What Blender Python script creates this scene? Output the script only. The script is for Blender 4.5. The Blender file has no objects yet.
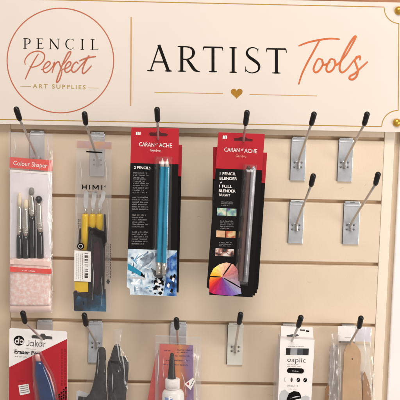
import bpy, math, random
from mathutils import Vector, noise as mnoise
random.seed(7)
S = 0.001                       # the script thinks in millimetres
sc = bpy.context.scene
C = sc.collection

# ------------------------------------------------------------------ camera
PITCH, YAW, ROLL, CZ, DIST, F = 0.11617, 0.03304, 0.02497, 62.57, 1408.7, 900.0
fw = Vector((math.sin(YAW)*math.cos(PITCH), math.cos(YAW)*math.cos(PITCH), -math.sin(PITCH)))
r0 = Vector((math.cos(YAW), -math.sin(YAW), 0)); u0 = r0.cross(fw)
rt = math.cos(ROLL)*r0 + math.sin(ROLL)*u0
up = -math.sin(ROLL)*r0 + math.cos(ROLL)*u0
cam_d = bpy.data.cameras.new('camera'); cam = bpy.data.objects.new('camera', cam_d); C.objects.link(cam)
cam_d.sensor_width = 36; cam_d.lens = F/400*36; cam_d.clip_start = 0.05; cam_d.clip_end = 50
from mathutils import Matrix
mw = Matrix((( rt.x, up.x, -fw.x, 0), (rt.y, up.y, -fw.y, -DIST*S), (rt.z, up.z, -fw.z, CZ*S), (0, 0, 0, 1)))
cam.matrix_world = mw
sc.camera = cam

def P(px, py, d=0.0):
    """where a spot measured on the photograph lies on the plane d mm in front of the slats -> x, z in mm"""
    v = fw + rt*((px-200)/F) + up*((200-py)/F)
    t = (DIST-d)/v.y
    return (v.x*t, CZ + v.z*t)

# ------------------------------------------------------------------ materials
def lin(h):
    h = h.lstrip('#'); o = []
    for i in (0, 2, 4):
        c = int(h[i:i+2], 16)/255
        o.append(c/12.92 if c <= .04045 else ((c+.055)/1.055)**2.4)
    return (*o, 1)
MATS = {}
def mat(name, hexc, rough=.55, metal=0, var=.06, vscale=60, bump=0, bscale=400, spec=.4, coat=0, ramp=None, alpha=1):
    if name in MATS: return MATS[name]
    m = bpy.data.materials.new(name); m.use_nodes = True; nt = m.node_tree; N = nt.nodes; L = nt.links
    b = N['Principled BSDF']; b.inputs['Roughness'].default_value = rough; b.inputs['Metallic'].default_value = metal
    b.inputs['Specular IOR Level'].default_value = spec; b.inputs['Coat Weight'].default_value = coat
    b.inputs['Coat Roughness'].default_value = .12; b.inputs['Alpha'].default_value = alpha
    tc = N.new('ShaderNodeTexCoord'); nz = N.new('ShaderNodeTexNoise'); nz.inputs['Scale'].default_value = vscale
    nz.inputs['Detail'].default_value = 5; L.new(tc.outputs['Object'], nz.inputs['Vector'])
    cr = N.new('ShaderNodeValToRGB'); L.new(nz.outputs['Fac'], cr.inputs['Fac'])
    c = lin(hexc)
    if ramp:
        e = cr.color_ramp.elements
        e[0].position, e[0].color = ramp[0][0], lin(ramp[0][1])
        e[1].position, e[1].color = ramp[-1][0], lin(ramp[-1][1])
        for p, h in ramp[1:-1]: q = e.new(p); q.color = lin(h)
    else:
        cr.color_ramp.elements[0].position = .3; cr.color_ramp.elements[1].position = .7
        cr.color_ramp.elements[0].color = tuple(x*(1-var) for x in c[:3])+(1,)
        cr.color_ramp.elements[1].color = tuple(min(1, x*(1+var)) for x in c[:3])+(1,)
    L.new(cr.outputs['Color'], b.inputs['Base Color'])
    if bump:
        n2 = N.new('ShaderNodeTexNoise'); n2.inputs['Scale'].default_value = bscale; n2.inputs['Detail'].default_value = 4
        L.new(tc.outputs['Object'], n2.inputs['Vector'])
        bp = N.new('ShaderNodeBump'); bp.inputs['Strength'].default_value = bump; bp.inputs['Distance'].default_value = .001
        L.new(n2.outputs['Fac'], bp.inputs['Height']); L.new(bp.outputs['Normal'], b.inputs['Normal'])
    MATS[name] = m; return m
def film(name, tint='#ffffff', fac=.16, rough=.15, bump=.5, bscale=70, body='#f4efe9', milk=.35):
    m = bpy.data.materials.new(name); m.use_nodes = True; nt = m.node_tree; N = nt.nodes; L = nt.links
    b = N['Principled BSDF']; b.inputs['Base Color'].default_value = lin(body); b.inputs['Roughness'].default_value = rough
    b.inputs['Specular IOR Level'].default_value = 1.0
    gl = N.new('ShaderNodeBsdfGlossy'); gl.inputs['Roughness'].default_value = rough; gl.inputs['Color'].default_value = (1, 1, 1, 1)
    tr = N.new('ShaderNodeBsdfTransparent'); tr.inputs['Color'].default_value = lin(tint)
    tc = N.new('ShaderNodeTexCoord'); nz = N.new('ShaderNodeTexNoise'); nz.inputs['Scale'].default_value = bscale
    nz.inputs['Detail'].default_value = 3; nz.inputs['Distortion'].default_value = 1.2
    mp = N.new('ShaderNodeMapping'); mp.inputs['Scale'].default_value = (1, 1, .28); mp.inputs['Rotation'].default_value = (0, .18, 0)
    L.new(tc.outputs['Object'], mp.inputs['Vector']); L.new(mp.outputs[0], nz.inputs['Vector'])
    bp = N.new('ShaderNodeBump'); bp.inputs['Strength'].default_value = bump; bp.inputs['Distance'].default_value = .004
    L.new(nz.outputs['Fac'], bp.inputs['Height'])
    for q in (b, gl): L.new(bp.outputs['Normal'], q.inputs['Normal'])
    lw = N.new('ShaderNodeLayerWeight'); lw.inputs['Blend'].default_value = .25
    L.new(bp.outputs['Normal'], lw.inputs['Normal'])
    ma = N.new('ShaderNodeMath'); ma.operation = 'MULTIPLY_ADD'; ma.inputs[1].default_value = .6; ma.inputs[2].default_value = fac
    L.new(lw.outputs['Facing'], ma.inputs[0])
    m1 = N.new('ShaderNodeMixShader'); m1.inputs[0].default_value = milk
    L.new(gl.outputs[0], m1.inputs[1]); L.new(b.outputs[0], m1.inputs[2])
    m2 = N.new('ShaderNodeMixShader'); L.new(ma.outputs[0], m2.inputs[0])
    L.new(tr.outputs[0], m2.inputs[1]); L.new(m1.outputs[0], m2.inputs[2])
    L.new(m2.outputs[0], N['Material Output'].inputs['Surface'])
    return m

slat_m = mat('slat_laminate', '#dec9b0', .52, var=.055, vscale=9, bump=.12, bscale=700, spec=.35)
scuffd_m = mat('scuff_dark', '#c2a98e', .6); scuffl_m = mat('scuff_light', '#ebdccb', .6)
groove_m = mat('groove_lining', '#c6a988', .6, var=.05, vscale=20)
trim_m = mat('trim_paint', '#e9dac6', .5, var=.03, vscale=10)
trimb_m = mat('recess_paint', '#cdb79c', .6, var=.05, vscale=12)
white_m = mat('white_panel', '#eee6e2', .5, var=.03, vscale=10)
wall_m = mat('brown_wall', '#a87656', .8, var=.1, vscale=8, bump=.2)
sign_m = mat('sign_face', '#e0d3c7', .42, var=.015, vscale=9, bump=.02, bscale=600, spec=.35)
signe_m = mat('sign_edge', '#ead8c2', .4, var=.02)
gold_m = mat('gold_line', '#bf9248', .35, .3, var=.1, vscale=80)
gold2_m = mat('gold_heart', '#b5802c', .35, .3, var=.08, vscale=90)
stud_m = mat('gold_stud', '#d0a040', .28, .75, var=.08, vscale=90)
copper_m = mat('copper_ink', '#c2694c', .4, .1, var=.08, vscale=60)
orange_m = mat('orange_ink', '#cf6a38', .4, .05, var=.12, vscale=60)
tan_m = mat('tan_line', '#cf9d63', .4, .2, var=.08, vscale=60)
goldt_m = mat('gold_text', '#b59a5c', .4, .2, var=.06)
ink_m = mat('black_ink', '#100d0a', .55, var=.1, spec=.12)
steel_m = mat('zinc_plate', '#cfd0d2', .3, .6, var=.22, vscale=38, bump=.25, bscale=90)
creamplate_m = mat('cream_plate', '#e2dccf', .4, .15, var=.05, vscale=45)
wire_m = mat('steel_wire', '#bdb5ae', .28, .65, var=.1, vscale=80)
rivet_shade_m = mat('rivet_and_shade_metal', '#7b7672', .4, .7, var=.2, vscale=100)  # rivets, and the painted shade strip beside each plate
cap_m = mat('black_rubber', '#0b0908', .38, var=.2, vscale=100, spec=.4)
red_m = mat('card_red', '#b51c28', .36, var=.06, vscale=30, coat=.1)
darkred_m = mat('slot_maroon', '#4b0b0e', .6)
blk_m = mat('card_black', '#0f0c0b', .45, var=.1, vscale=30, coat=.05, spec=.2)
edge_m = mat('card_edge', '#d8cfc8', .7)
w_m = mat('print_white', '#f3ebe6', .45, var=.02)
grey_m = mat('print_grey', '#8d8783', .5)
dgrey_m = mat('print_dark_grey', '#4a4644', .5)
lgrey_m = mat('print_light_grey', '#c4c1c0', .5)
teal_m = mat('teal_lacquer', '#1286a8', .2, var=.08, vscale=50, coat=.6)
silver_m = mat('silver_ferrule', '#cfc6bb', .22, .85, var=.12, vscale=90)
lead_m = mat('wood_tip', '#cdbfb2', .45, var=.08)
brownp_m = mat('brown_lacquer', '#5a403b', .25, var=.1, coat=.5)
greyp_m = mat('grey_lacquer', '#a9a6a8', .25, .2, var=.08, coat=.5)
coral_m = mat('coral_band', '#e2554c', .45, var=.04)
paleclad_m = mat('pale_card', '#e9e0e2', .5, var=.04, vscale=40)
bristle_m = mat('cream_silicone', '#ead9bb', .5, var=.06)
gsil_m = mat('grey_silicone', '#8c8a80', .5, var=.06)
handle_m = mat('black_handle', '#151717', .25, var=.1, coat=.5)
pinkmarble_m = mat('pink_sleeve', '#e9c5b8', .45, vscale=190, bump=.15, bscale=80,
                   ramp=[(.34, '#e6bdb0'), (.5, '#ecccc2'), (.62, '#f2e0d8')])
pink_m = mat('pink_plain', '#ecccc0', .45, var=.05)
yellow_m = mat('yellow_handle', '#e3b91c', .3, var=.08, vscale=50, coat=.3)
blade_m = mat('knife_blade', '#e4e2df', .25, .45, var=.15, vscale=70)
cloth_m = mat('charcoal_cloth', '#241c1b', .8, var=.5, vscale=60, bump=.6, bscale=160)
navy_m = mat('navy_cloth', '#1c3a52', .6, vscale=45, bump=.5, bscale=90, ramp=[(.36, '#15181e'), (.52, '#1d3f58'), (.66, '#3c6c88')])
blueprint_m = mat('wintry_print', '#b8c8d4', .4, vscale=70, coat=.2,
                  ramp=[(.33, '#6f7f8e'), (.42, '#a9bccb'), (.52, '#d3dfe7'), (.64, '#eef2f3')])
deepblue_m = mat('deep_blue_print', '#1f4f93', .4, vscale=80, ramp=[(.36, '#16243f'), (.5, '#2b61a8'), (.62, '#8fb3d4')])
gloved_m = mat('grey_glove', '#2e2a29', .75, var=.3, vscale=45, bump=.35, bscale=900, spec=.3)
wood_m = mat('pale_wood', '#c5a07a', .45, var=.08, vscale=30, bump=.08, bscale=150)
woodd_m = mat('wood_hole', '#5a3c26', .7)
film_m = film('clear_film', fac=.04, milk=.3, bump=.55, rough=.2)
bagfilm_m = film('hazy_film', fac=.13, milk=.6, bump=.6, rough=.22, bscale=60)
milky_m = film('milky_film', fac=.22, milk=.7, tint='#f4f1f2', bump=.5, bscale=45, rough=.25)
glint_m = film('painted_glint_film', fac=.55, milk=.6, bump=.5, rough=.2)  # pale film for highlights painted onto the bags
greyfilm_m = film('grey_film', fac=.5, milk=.85, tint='#e6e0e0', body='#aaa39e', bump=.5, rough=.3)
blister_m = film('clear_blister', fac=.03, milk=.15, bump=.1, bscale=40, rough=.16)
bluegel_m = mat('blue_gel', '#112c5a', .18, var=.3, vscale=50, coat=.5)
film('blue_translucent', fac=.72, milk=.85, tint='#2a60b0', body='#0f4088', bump=.3, rough=.12)

# ------------------------------------------------------------------ mesh builder (mm, y = -d)
class MB:
    def __init__(s): s.v = []; s.f = []; s.mi = []; s.mats = []; s.sm = []
    def _m(s, m):
        if m not in s.mats: s.mats.append(m)
        return s.mats.index(m)
    def add(s, vs, fs, m, smooth=False):
        b = len(s.v); s.v += vs; k = s._m(m)
        for f in fs: s.f.append([b+i for i in f]); s.mi.append(k); s.sm.append(smooth)
    def box(s, x0, x1, z0, z1, d0, d1, m):
        vs = [(x, -d, z) for d in (d0, d1) for z in (z0, z1) for x in (x0, x1)]
        s.add(vs, [(0, 2, 3, 1), (4, 5, 7, 6), (0, 1, 5, 4), (2, 6, 7, 3), (0, 4, 6, 2), (1, 3, 7, 5)], m)
    def flat(s, pts, d, m):            # pts px, facing the viewer
        w = [P(x, y, d) for x, y in pts]; s.flatw(w, d, m)
    def flatw(s, w, d, m):
        a = sum(w[i][0]*w[(i+1) % len(w)][1]-w[(i+1) % len(w)][0]*w[i][1] for i in range(len(w)))
        if a < 0: w = w[::-1]
        s.add([(x, -d, z) for x, z in w], [list(range(len(w)))], m)
    def prism(s, pts, d0, d1, m, me=None, world=False):
        w = pts if world else [P(x, y, d1) for x, y in pts]
        a = sum(w[i][0]*w[(i+1) % len(w)][1]-w[(i+1) % len(w)][0]*w[i][1] for i in range(len(w)))
        if a < 0: w = w[::-1]
        n = len(w)
        s.add([(x, -d1, z) for x, z in w], [list(range(n))], m)
        s.add([(x, -d0, z) for x, z in w], [list(range(n))[::-1]], m)
        s.add([(x, -d1, z) for x, z in w]+[(x, -d0, z) for x, z in w],
              [(i, i+n, (i+1) % n+n, (i+1) % n) for i in range(n)], me or m)
    def quad_px(s, a, b, c, e, d, m): s.flat([a, b, c, e], d, m)
    def disc(s, c, r, d, m, rx=None, n=28, world=False):
        x, z = c if world else P(*c, d)
        s.flatw([(x+(rx or r)*math.cos(2*math.pi*i/n), z+r*math.sin(2*math.pi*i/n)) for i in range(n)], d, m)
    def stroke(s, pts, d, m, world=False, caps=True, closed=False):   # pts (x, y, width mm)
        w = [((*P(x, y, d), k) if not world else (x, y, k)) for x, y, k in pts]
        vs = []; n = len(w)
        for i, (x, z, k) in enumerate(w):
            a = w[(i-1) % n] if closed else w[max(i-1, 0)]; b = w[(i+1) % n] if closed else w[min(i+1, n-1)]
            tx, tz = b[0]-a[0], b[1]-a[1]; l = math.hypot(tx, tz) or 1; nx, nz = -tz/l*k/2, tx/l*k/2
            vs += [(x-nx, -d-i*.0005, z-nz), (x+nx, -d-i*.0005, z+nz)]
        fs = [(2*i, 2*i+2, 2*i+3, 2*i+1) for i in range(n-1)]
        if closed: fs.append((2*n-2, 0, 1, 2*n-1))
        s.add(vs, fs, m)
        if caps and not closed:
            for (x, z, k), e in ((w[0], -.003), (w[-1], n*.0005+.003)):
                s.disc((x, z), k/2, d+e, m, n=10, world=True)
    def tube(s, pts, rad, m, n=14, round_end=False):    # pts (x, d, z) mm
        p = [Vector((x, -d, z)) for x, d, z in pts]; rr = rad if isinstance(rad, (list, tuple)) else [rad]*len(p)
        if round_end:
            dr = (p[-1]-p[-2]).normalized(); r = rr[-1]; e = p[-1]; base = e-dr*r
            p = p[:-1]+[base]; rr = list(rr)
            for a in (25, 45, 65, 82): p.append(base+dr*r*math.sin(math.radians(a))); rr.append(r*math.cos(math.radians(a)))
            q = p[0]; r = rr[0]; ds = (p[1]-p[0]).normalized(); hd = [q+ds*r*(1-math.sin(math.radians(a))) for a in (82, 60, 35)]
            p = hd+[q+ds*r]+p[1:]; rr = [r*math.cos(math.radians(a)) for a in (82, 60, 35)]+rr
        vs = []; N = len(p); ref = Vector((0, 0, 1))
        t0 = (p[1]-p[0]).normalized()
        if abs(t0.dot(ref)) > .9: ref = Vector((1, 0, 0))
        for i, q in enumerate(p):
            t = (p[min(i+1, N-1)]-p[max(i-1, 0)]).normalized()
            a = (ref-t*ref.dot(t)).normalized(); b = t.cross(a)
            for k in range(n):
                th = 2*math.pi*k/n; c = q+(a*math.cos(th)+b*math.sin(th))*rr[i]; vs.append(tuple(c))
        fs = [(i*n+k, i*n+(k+1) % n, (i+1)*n+(k+1) % n, (i+1)*n+k) for i in range(N-1) for k in range(n)]
        fs += [list(range(n))[::-1], [(N-1)*n+k for k in range(n)]]
        s.add(vs, fs, m, True)
    def loft(s, rows, dc, m, n=28, power=1.0, wob=0, cut=False):  # rows (py, xl, xr, thickness)
        vs = []; N = len(rows)
        for i, (py, xl, xr, t) in enumerate(rows):
            a = P(xl, py, dc); b = P(xr, py, dc); cx = (a[0]+b[0])/2; rx = (b[0]-a[0])/2; z = (a[1]+b[1])/2; dz = (b[1]-a[1])/2
            for k in range(n):
                th = 2*math.pi*k/n; c, q = math.cos(th), math.sin(th)
                c2 = math.copysign(abs(c)**power, c); q2 = math.copysign(abs(q)**power, q)
                w = wob*mnoise.noise(Vector((c*1.5+cx*.1, q*1.5, z*.12))) if wob else 0
                vs.append((cx+rx*c2+w, -(dc+t/2*q2+w), z+dz*c2))
        fs = [(i*n+k, (i+1)*n+k, (i+1)*n+(k+1) % n, i*n+(k+1) % n) for i in range(N-1) for k in range(n)]
        fs += [list(range(n)), [(N-1)*n+k for k in range(n)][::-1]]
        s.add(vs, fs, m, True)
    def sheet(s, quad, d, m, nx=14, ny=40, amp=1.5, belly=3.0, freq=.05, seed=0):   # crinkled film; quad px TL TR BR BL
        tl, tr, br, bl = [Vector((*P(x, y, d), 0)) for x, y in quad]; vs = []
        for j in range(ny+1):
            v = j/ny; l = tl.lerp(bl, v); r = tr.lerp(br, v)
            for i in range(nx+1):
                u = i/nx; q = l.lerp(r, u)
                e = amp*mnoise.noise(Vector((q.x*freq*1.6+seed, q.y*freq*.7, seed)))+amp*.5*mnoise.noise(Vector((q.x*freq*4, q.y*freq*3, seed+5)))
                b = belly*(math.sin(math.pi*u)**.5 if 0 < u < 1 else 0)*min(1, v*5)
                ex = amp*.5*mnoise.noise(Vector((q.y*.06, seed+u, 3))) if i in (0, nx) else 0
                vs.append((q.x+ex, -(d+e+b), q.y))
        w = nx+1
        s.add(vs, [(j*w+i, (j+1)*w+i, (j+1)*w+i+1, j*w+i+1) for j in range(ny) for i in range(nx)], m, True)
    def text(s, t, a, b, h, d, m, bold=0, shear=0, spacing=1.0):        # baseline px a -> b, capital height px
        cu = bpy.data.curves.new('lettering', 'FONT'); cu.body = t; cu.offset = bold; cu.shear = shear; cu.space_character = spacing
        cu.resolution_u = 3
        o = bpy.data.objects.new('lettering', cu); C.objects.link(o)
        bpy.context.view_layer.update()
        me = bpy.data.meshes.new_from_object(o.evaluated_get(bpy.context.evaluated_depsgraph_get()))
        if not me.vertices: return
        x0 = min(v.co.x for v in me.vertices); x1 = max(v.co.x for v in me.vertices); H = .73
        A = Vector(P(*a, d)); B = Vector(P(*b, d)); hh = h/F*(DIST-d)
        ux = (B-A)/(x1-x0); un = Vector((-(B-A).y, (B-A).x)).normalized()*hh/H
        vs = []
        for v in me.vertices:
            q = A+ux*(v.co.x-x0)+un*v.co.y; vs.append((q.x, -d, q.y))
        s.add(vs, [list(p.vertices) for p in me.polygons], m)
        bpy.data.objects.remove(o); bpy.data.meshes.remove(me); bpy.data.curves.remove(cu)
    def greek(s, x0, x1, y0, y1, lines, d, m, slope=0, thick=.45, tilt=0):   # fine print too small to read
        lh = (y1-y0)/lines; th = lh*.62; st_ = min(.24, th*.2); rg = random.Random(int(x0*31+y0*17))
        for i in range(lines):
            y = y0+lh*(i+.2); x = x0+tilt*(y-y0); end = x1+tilt*(y-y0) - (rg.random()*.35*(x1-x0) if i == lines-1 or rg.random() < .3 else 0)
            left = rg.randint(2, 8)
            while x < end:
                w = th*rg.uniform(.35, .6); yy = y+slope*(x-x0); k = rg.randrange(5); h0 = 0 if k in (0, 3) else th*.3
                q = lambda a, b, c, e: s.flat([(a, b), (c, b+.01), (c, e+.01), (a, e)], d, m)
                q(x, yy+h0, x+st_, yy+th)
                if k in (1, 2): q(x+st_, yy+h0, x+w, yy+h0+st_); q(x+w-st_, yy+h0+st_, x+w, yy+th)
                if k in (3, 4): q(x+st_, yy+th-st_, x+w, yy+th); q(x+st_, yy+th*.55, x+w*.8, yy+th*.55+st_)
                x += w+st_*1.1; left -= 1
                if left == 0: x += th*.45; left = rg.randint(2, 8)
    def build(s, name, parent=None, loc=None, bevel=0, kind=None):
        o0 = loc if loc is not None else (parent['_o'] if parent is not None and '_o' in parent else None)
        if o0 is None:
            xs = [v[0] for v in s.v]; ys = [v[1] for v in s.v]; zs = [v[2] for v in s.v]
            o0 = ((min(xs)+max(xs))/2, max(ys), min(zs))
        me = bpy.data.meshes.new(name)
        me.from_pydata([tuple((v[i]-o0[i])*S for i in range(3)) for v in s.v], [], s.f)
        for m in s.mats: me.materials.append(m)
        me.polygons.foreach_set('material_index', s.mi); me.polygons.foreach_set('use_smooth', s.sm)
        me.update(); ob = bpy.data.objects.new(name, me); C.objects.link(ob)
        if parent is not None: ob.parent = parent
        else: ob.location = tuple(c*S for c in o0)
        ORIG[ob.name] = o0
        if bevel:
            b = ob.modifiers.new('bevel', 'BEVEL'); b.width = bevel*S; b.segments = 2; b.limit_method = 'ANGLE'; b.angle_limit = math.radians(50)
        if kind: ob['kind'] = kind
        return ob
ORIG = {}
def part(mb, name, parent, bevel=0, label=None):
    o = mb.build(name, parent, loc=ORIG[parent.name], bevel=bevel)
    if label: o['label'] = label
    return o
def thing(name, label, cat, x, d, z, group=None):
    o = bpy.data.objects.new(name, None); C.objects.link(o); o.location = (x*S, -d*S, z*S); o.empty_display_size = .01
    o['label'] = label; o['category'] = cat
    if group: o['group'] = group
    ORIG[o.name] = (x, -d, z); return o
def smooth(pts, k=6, closed=False):        # catmull-rom through (x, y, w)
    out = []; n = len(pts)
    for i in range(n if closed else n-1):
        p = [pts[(i+j) % n] if closed else pts[min(max(i+j, 0), n-1)] for j in (-1, 0, 1, 2)]
        for q in range(k):
            t = q/k
            out.append(tuple(.5*((2*p[1][c])+(-p[0][c]+p[2][c])*t+(2*p[0][c]-5*p[1][c]+4*p[2][c]-p[3][c])*t*t+(-p[0][c]+3*p[1][c]-3*p[2][c]+p[3][c])*t**3) for c in range(3)))
    if not closed: out.append(tuple(pts[-1]))
    return out

# ------------------------------------------------------------------ setting
XL, XR = P(10.5, 250)[0], 334.6
mb = MB(); mb.box(-900, 900, -900, 700, -60, -45, wall_m); o = mb.build('wall', kind='structure')

panel = thing('slatwall_panel', 'beige slatwall board with horizontal grooves and cream side trims below the sign', 'display panel', 0, -18, -600)
for k in range(-5, 2):
    mb = MB(); z0 = (k-1)*100+3; z1 = k*100-3
    if k == 1: z1 = 112
    mb.box(XL, XR, z0, z1, -6, 0, slat_m)
    for q_ in range(9):
        sx_ = random.uniform(XL+8, XR-10); sz_ = random.uniform(z0+4, min(z1, 90+1000*(k<1))-4); an = random.uniform(-.9, .9); ln = random.uniform(2, 11)
        mb.stroke([(sx_, sz_, .12), (sx_+ln*.5*math.cos(an), sz_+ln*.5*math.sin(an), random.uniform(.25, .5)), (sx_+ln*math.cos(an+.1), sz_+ln*math.sin(an+.1), .1)], .12, random.choice([scuffd_m, scuffl_m]), world=True, caps=False)
    part(mb, 'slat', panel, bevel=.8)
mb = MB(); mb.box(XL, XR, -600, 112, -18, -6.2, groove_m); part(mb, 'backing_board', panel)
mb = MB()
for k in range(-5, 1):
    mb.box(XL+.3, XR-.3, k*100-2.9, k*100-2.4, -6.1, -1.6, slat_m)
part(mb, 'groove_liner', panel)
x2 = P(391.5, 200)[0]
mb = MB(); mb.box(XR+.05, x2, -600, 112, -20, .8, trim_m); part(mb, 'side_trim', panel, bevel=.6)
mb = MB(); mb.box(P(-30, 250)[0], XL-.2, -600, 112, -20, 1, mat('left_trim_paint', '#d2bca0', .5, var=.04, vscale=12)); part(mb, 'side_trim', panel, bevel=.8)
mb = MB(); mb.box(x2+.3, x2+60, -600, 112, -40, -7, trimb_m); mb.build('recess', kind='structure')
xw = P(397.2, 200, -2)[0]
mb = MB(); mb.box(xw, xw+120, -600, 160, -7, -1.5, white_m); o = mb.build('white_side_panel', bevel=2)
o['label'] = 'white upright panel edge at the far right beside the slatwall'; o['category'] = 'panel'

# ------------------------------------------------------------------ sign
SD = 16.0
sign = thing('sign', 'long cream shop sign with gold border reading ARTIST Tools above the hooks', 'sign', 0, 6, P(200, 128, SD)[1])
def ty(x): return -6.3+.0222*x
def by(x): return 123.9+.0205*x
mb = MB(); mb.prism([(-34, ty(-34)), (404.5, ty(404.5)), (404.5, by(404.5)), (-34, by(-34))], 3.5, SD, sign_m, signe_m)
part(mb, 'board', sign, bevel=.8)
D = SD+.15
mb = MB()
def gt(x): return -1.35+.0218*x
def gb(x): return 119.4+.0190*x
gw = 1.35
def arc(cx, cy, r, a0, a1, n=16): return [(cx+r*math.cos(math.radians(a0+(a1-a0)*i/n)), cy+r*math.sin(math.radians(a0+(a1-a0)*i/n)), gw) for i in range(n+1)]
RX = 398.9; LX = -28
bl = [(LX+15, gt(LX+15), gw), (120, gt(120), gw), (250, gt(250), gw), (384.3, gt(384.3), gw)]+arc(399.6, 8.2, 15.3, 178, 92, 14)
bl += [(RX, 24, gw), (RX-.7, 110.5, gw)]+arc(397.8, 126.5, 16, -90, -178, 14)+[(381.3, gb(381.3), gw), (250, gb(250), gw), (100, gb(100), gw), (LX+15, gb(LX+15), gw)]
bl += arc(LX, gb(LX), 15, 0, -90, 10)+[(LX, gb(LX)-15, gw), (LX, gt(LX)+15, gw)]+arc(LX, gt(LX), 15, 90, 0, 10)
mb.stroke(bl, D, gold_m, closed=True)
part(mb, 'gold_border', sign)
# circle emblem
mb = MB()
ring = []
for i in range(96):
    a = 2*math.pi*i/96; ring.append((60.4+53.3*math.cos(a), 60.5+52.3*math.sin(a), 1.6))
mb.stroke(ring, D, copper_m, closed=True)
mb.stroke([(131.2, 17, 1.9), (130.7, 106, 1.9)], D, tan_m, caps=False)
mb.stroke([(20.3, 86.2, .7), (31, 86.5, .7)], D, goldt_m, caps=False)
mb.stroke([(88.2, 87.9, .7), (98.6, 88.1, .7)], D, goldt_m, caps=False)
mb.stroke([(154.4, 92.3, 1.0), (223, 93.6, 1.0)], D, tan_m, caps=False)
mb.stroke([(249.6, 94.4, 1.0), (317, 95.9, 1.0)], D, tan_m, caps=False)
part(mb, 'ring_and_rules', sign)
# heart
mb = MB(); hp = []
for i in range(48):
    t = 2*math.pi*i/48; hp.append((236.7+5.9*(math.sin(t)**3), 93.0-5.6*(13*math.cos(t)-5*math.cos(2*t)-2*math.cos(3*t)-math.cos(4*t))/15.5))
mb.flat(hp, D, gold2_m); part(mb, 'heart', sign)
# studs
for (sx, sy) in ((398.6, 10.6), (396.8, 122.6), (LX+1, gt(LX)+4), (LX+1, gb(LX)-4)):
    mb = MB(); x, z = P(sx, sy, SD)
    R = 6.4; prof = [(R, 0), (R, 1.0), (R*.93, 2.4), (R*.75, 4.0), (R*.45, 5.2), (R*.12, 5.7)]
    vs = []; n = 28
    for r, h in prof:
        for k in range(n): vs.append((x+r*math.cos(2*math.pi*k/n), -(SD+h), z+r*math.sin(2*math.pi*k/n)))
    fs = [(i*n+k, i*n+(k+1) % n, (i+1)*n+(k+1) % n, (i+1)*n+k) for i in range(len(prof)-1) for k in range(n)]+[[(len(prof)-1)*n+k for k in range(n)]]
    mb.add(vs, fs, stud_m, True); part(mb, 'stud', sign)

# serif capitals: strokes in a unit-high box
TK, TN, SF = .118, .05, .036
def st(*p, k=6): return smooth([tuple(q) for q in p], k)
def stem(x, y0=0, y1=1, w=TK): return [(x, y0, w), (x, y1, w)]
def serif(x, y, h=.16, w=SF): return [(x-h, y, w*.8), (x-.06, y, w*1.5), (x+.06, y, w*1.5), (x+h, y, w*.8)]
GL = {
 'A': (.97, [[(.13, 0, TN), (.475, 1.02, TN)], [(.46, 1.03, TK), (.84, 0, TK)], [(.25, .36, TN), (.72, .36, TN)], serif(.13, .015, .13), serif(.84, .015, .14)]),
 'R': (.86, [stem(.17), serif(.17, .015), [(.01, .985, SF), (.2, .985, SF*1.3)],
             st((.17, .975, TN), (.38, .975, TN), (.56, .91, .08), (.62, .75, TK), (.56, .58, .08), (.4, .49, TN), (.2, .485, TN)),
             st((.36, .49, .08), (.5, .3, TK), (.64, .1, TK), (.75, .03, .07), (.87, .0, .025))]),
 'T': (.82, [stem(.41), serif(.41, .015), [(.05, .972, TN*1.2), (.77, .972, TN*1.2)],
             [(.055, .985, .05), (.02, .82, .015)], [(.765, .985, .05), (.80, .82, .015)]]),
 'I': (.34, [stem(.17), serif(.17, .015), serif(.17, .985)]),
 'S': (.60, [st((.50, .79, .02), (.49, .90, .03), (.42, .97, .035), (.29, 1.0, .04), (.15, .94, .06), (.08, .79, .09), (.15, .64, .11), (.33, .51, .12),
                (.49, .38, .11), (.55, .24, .09), (.49, .08, .06), (.3, 0.0, .04), (.14, .03, .035), (.05, .11, .03), (.035, .23, .015)),
             [(.50, .78, .012), (.505, .97, .03)], [(.03, .25, .012), (.03, .04, .03)]]),
 'P': (.62, [stem(.17), serif(.17, .015), [(.01, .985, SF), (.2, .985, SF*1.3)],
             st((.17, .975, TN), (.36, .975, TN), (.53, .9, .08), (.59, .72, TK), (.52, .53, .08), (.37, .45, TN), (.22, .45, TN))]),
 'E': (.62, [stem(.17), [(.01, .985, SF*1.2), (.55, .975, TN)], [(.17, .53, TN), (.48, .53, TN)], [(.01, .015, SF*1.2), (.6, .02, TN)],
             [(.545, .985, .05), (.57, .83, .015)], [(.47, .6, .03), (.47, .46, .03)], [(.59, .01, .05), (.62, .18, .015)]]),
 'N': (.95, [stem(.16, w=TN*1.2), [(.12, .99, TK), (.8, .0, TK)], stem(.81, w=TN*1.2), serif(.16, .015, .13), [(.0, .985, SF), (.16, .985, SF)], serif(.81, .985, .13)]),
 'C': (.80, [st((.72, .80, .02), (.66, .92, .035), (.48, .995, .04), (.26, .93, .075), (.12, .74, .10), (.08, .5, TK), (.13, .26, .10), (.28, .07, .075), (.48, .005, .045), (.66, .07, .035), (.76, .2, .02)),
             [(.72, .79, .012), (.73, .98, .03)]]),
 'L': (.62, [stem(.17), serif(.17, .985), [(.01, .015, SF*1.2), (.58, .02, TN)], [(.575, .01, .05), (.61, .2, .015)]]),
}
def capital(mb, ch, x0, x1, yb, yt, d, m, slope=.02):
    w, strokes = GL[ch]
    for k, s_ in enumerate(strokes):
        out = []
        for u, v, t in s_:
            px = x0+(x1-x0)*u/w; py = yb+(yt-yb)*v+slope*(px-x0)
            X, Z = P(px, py, d+.03*k); out.append((X, Z, t*(yb-yt)/F*(DIST-d)))
        mb.stroke(out, d+.03*k, m, world=True, caps=False)
mb = MB()
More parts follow.
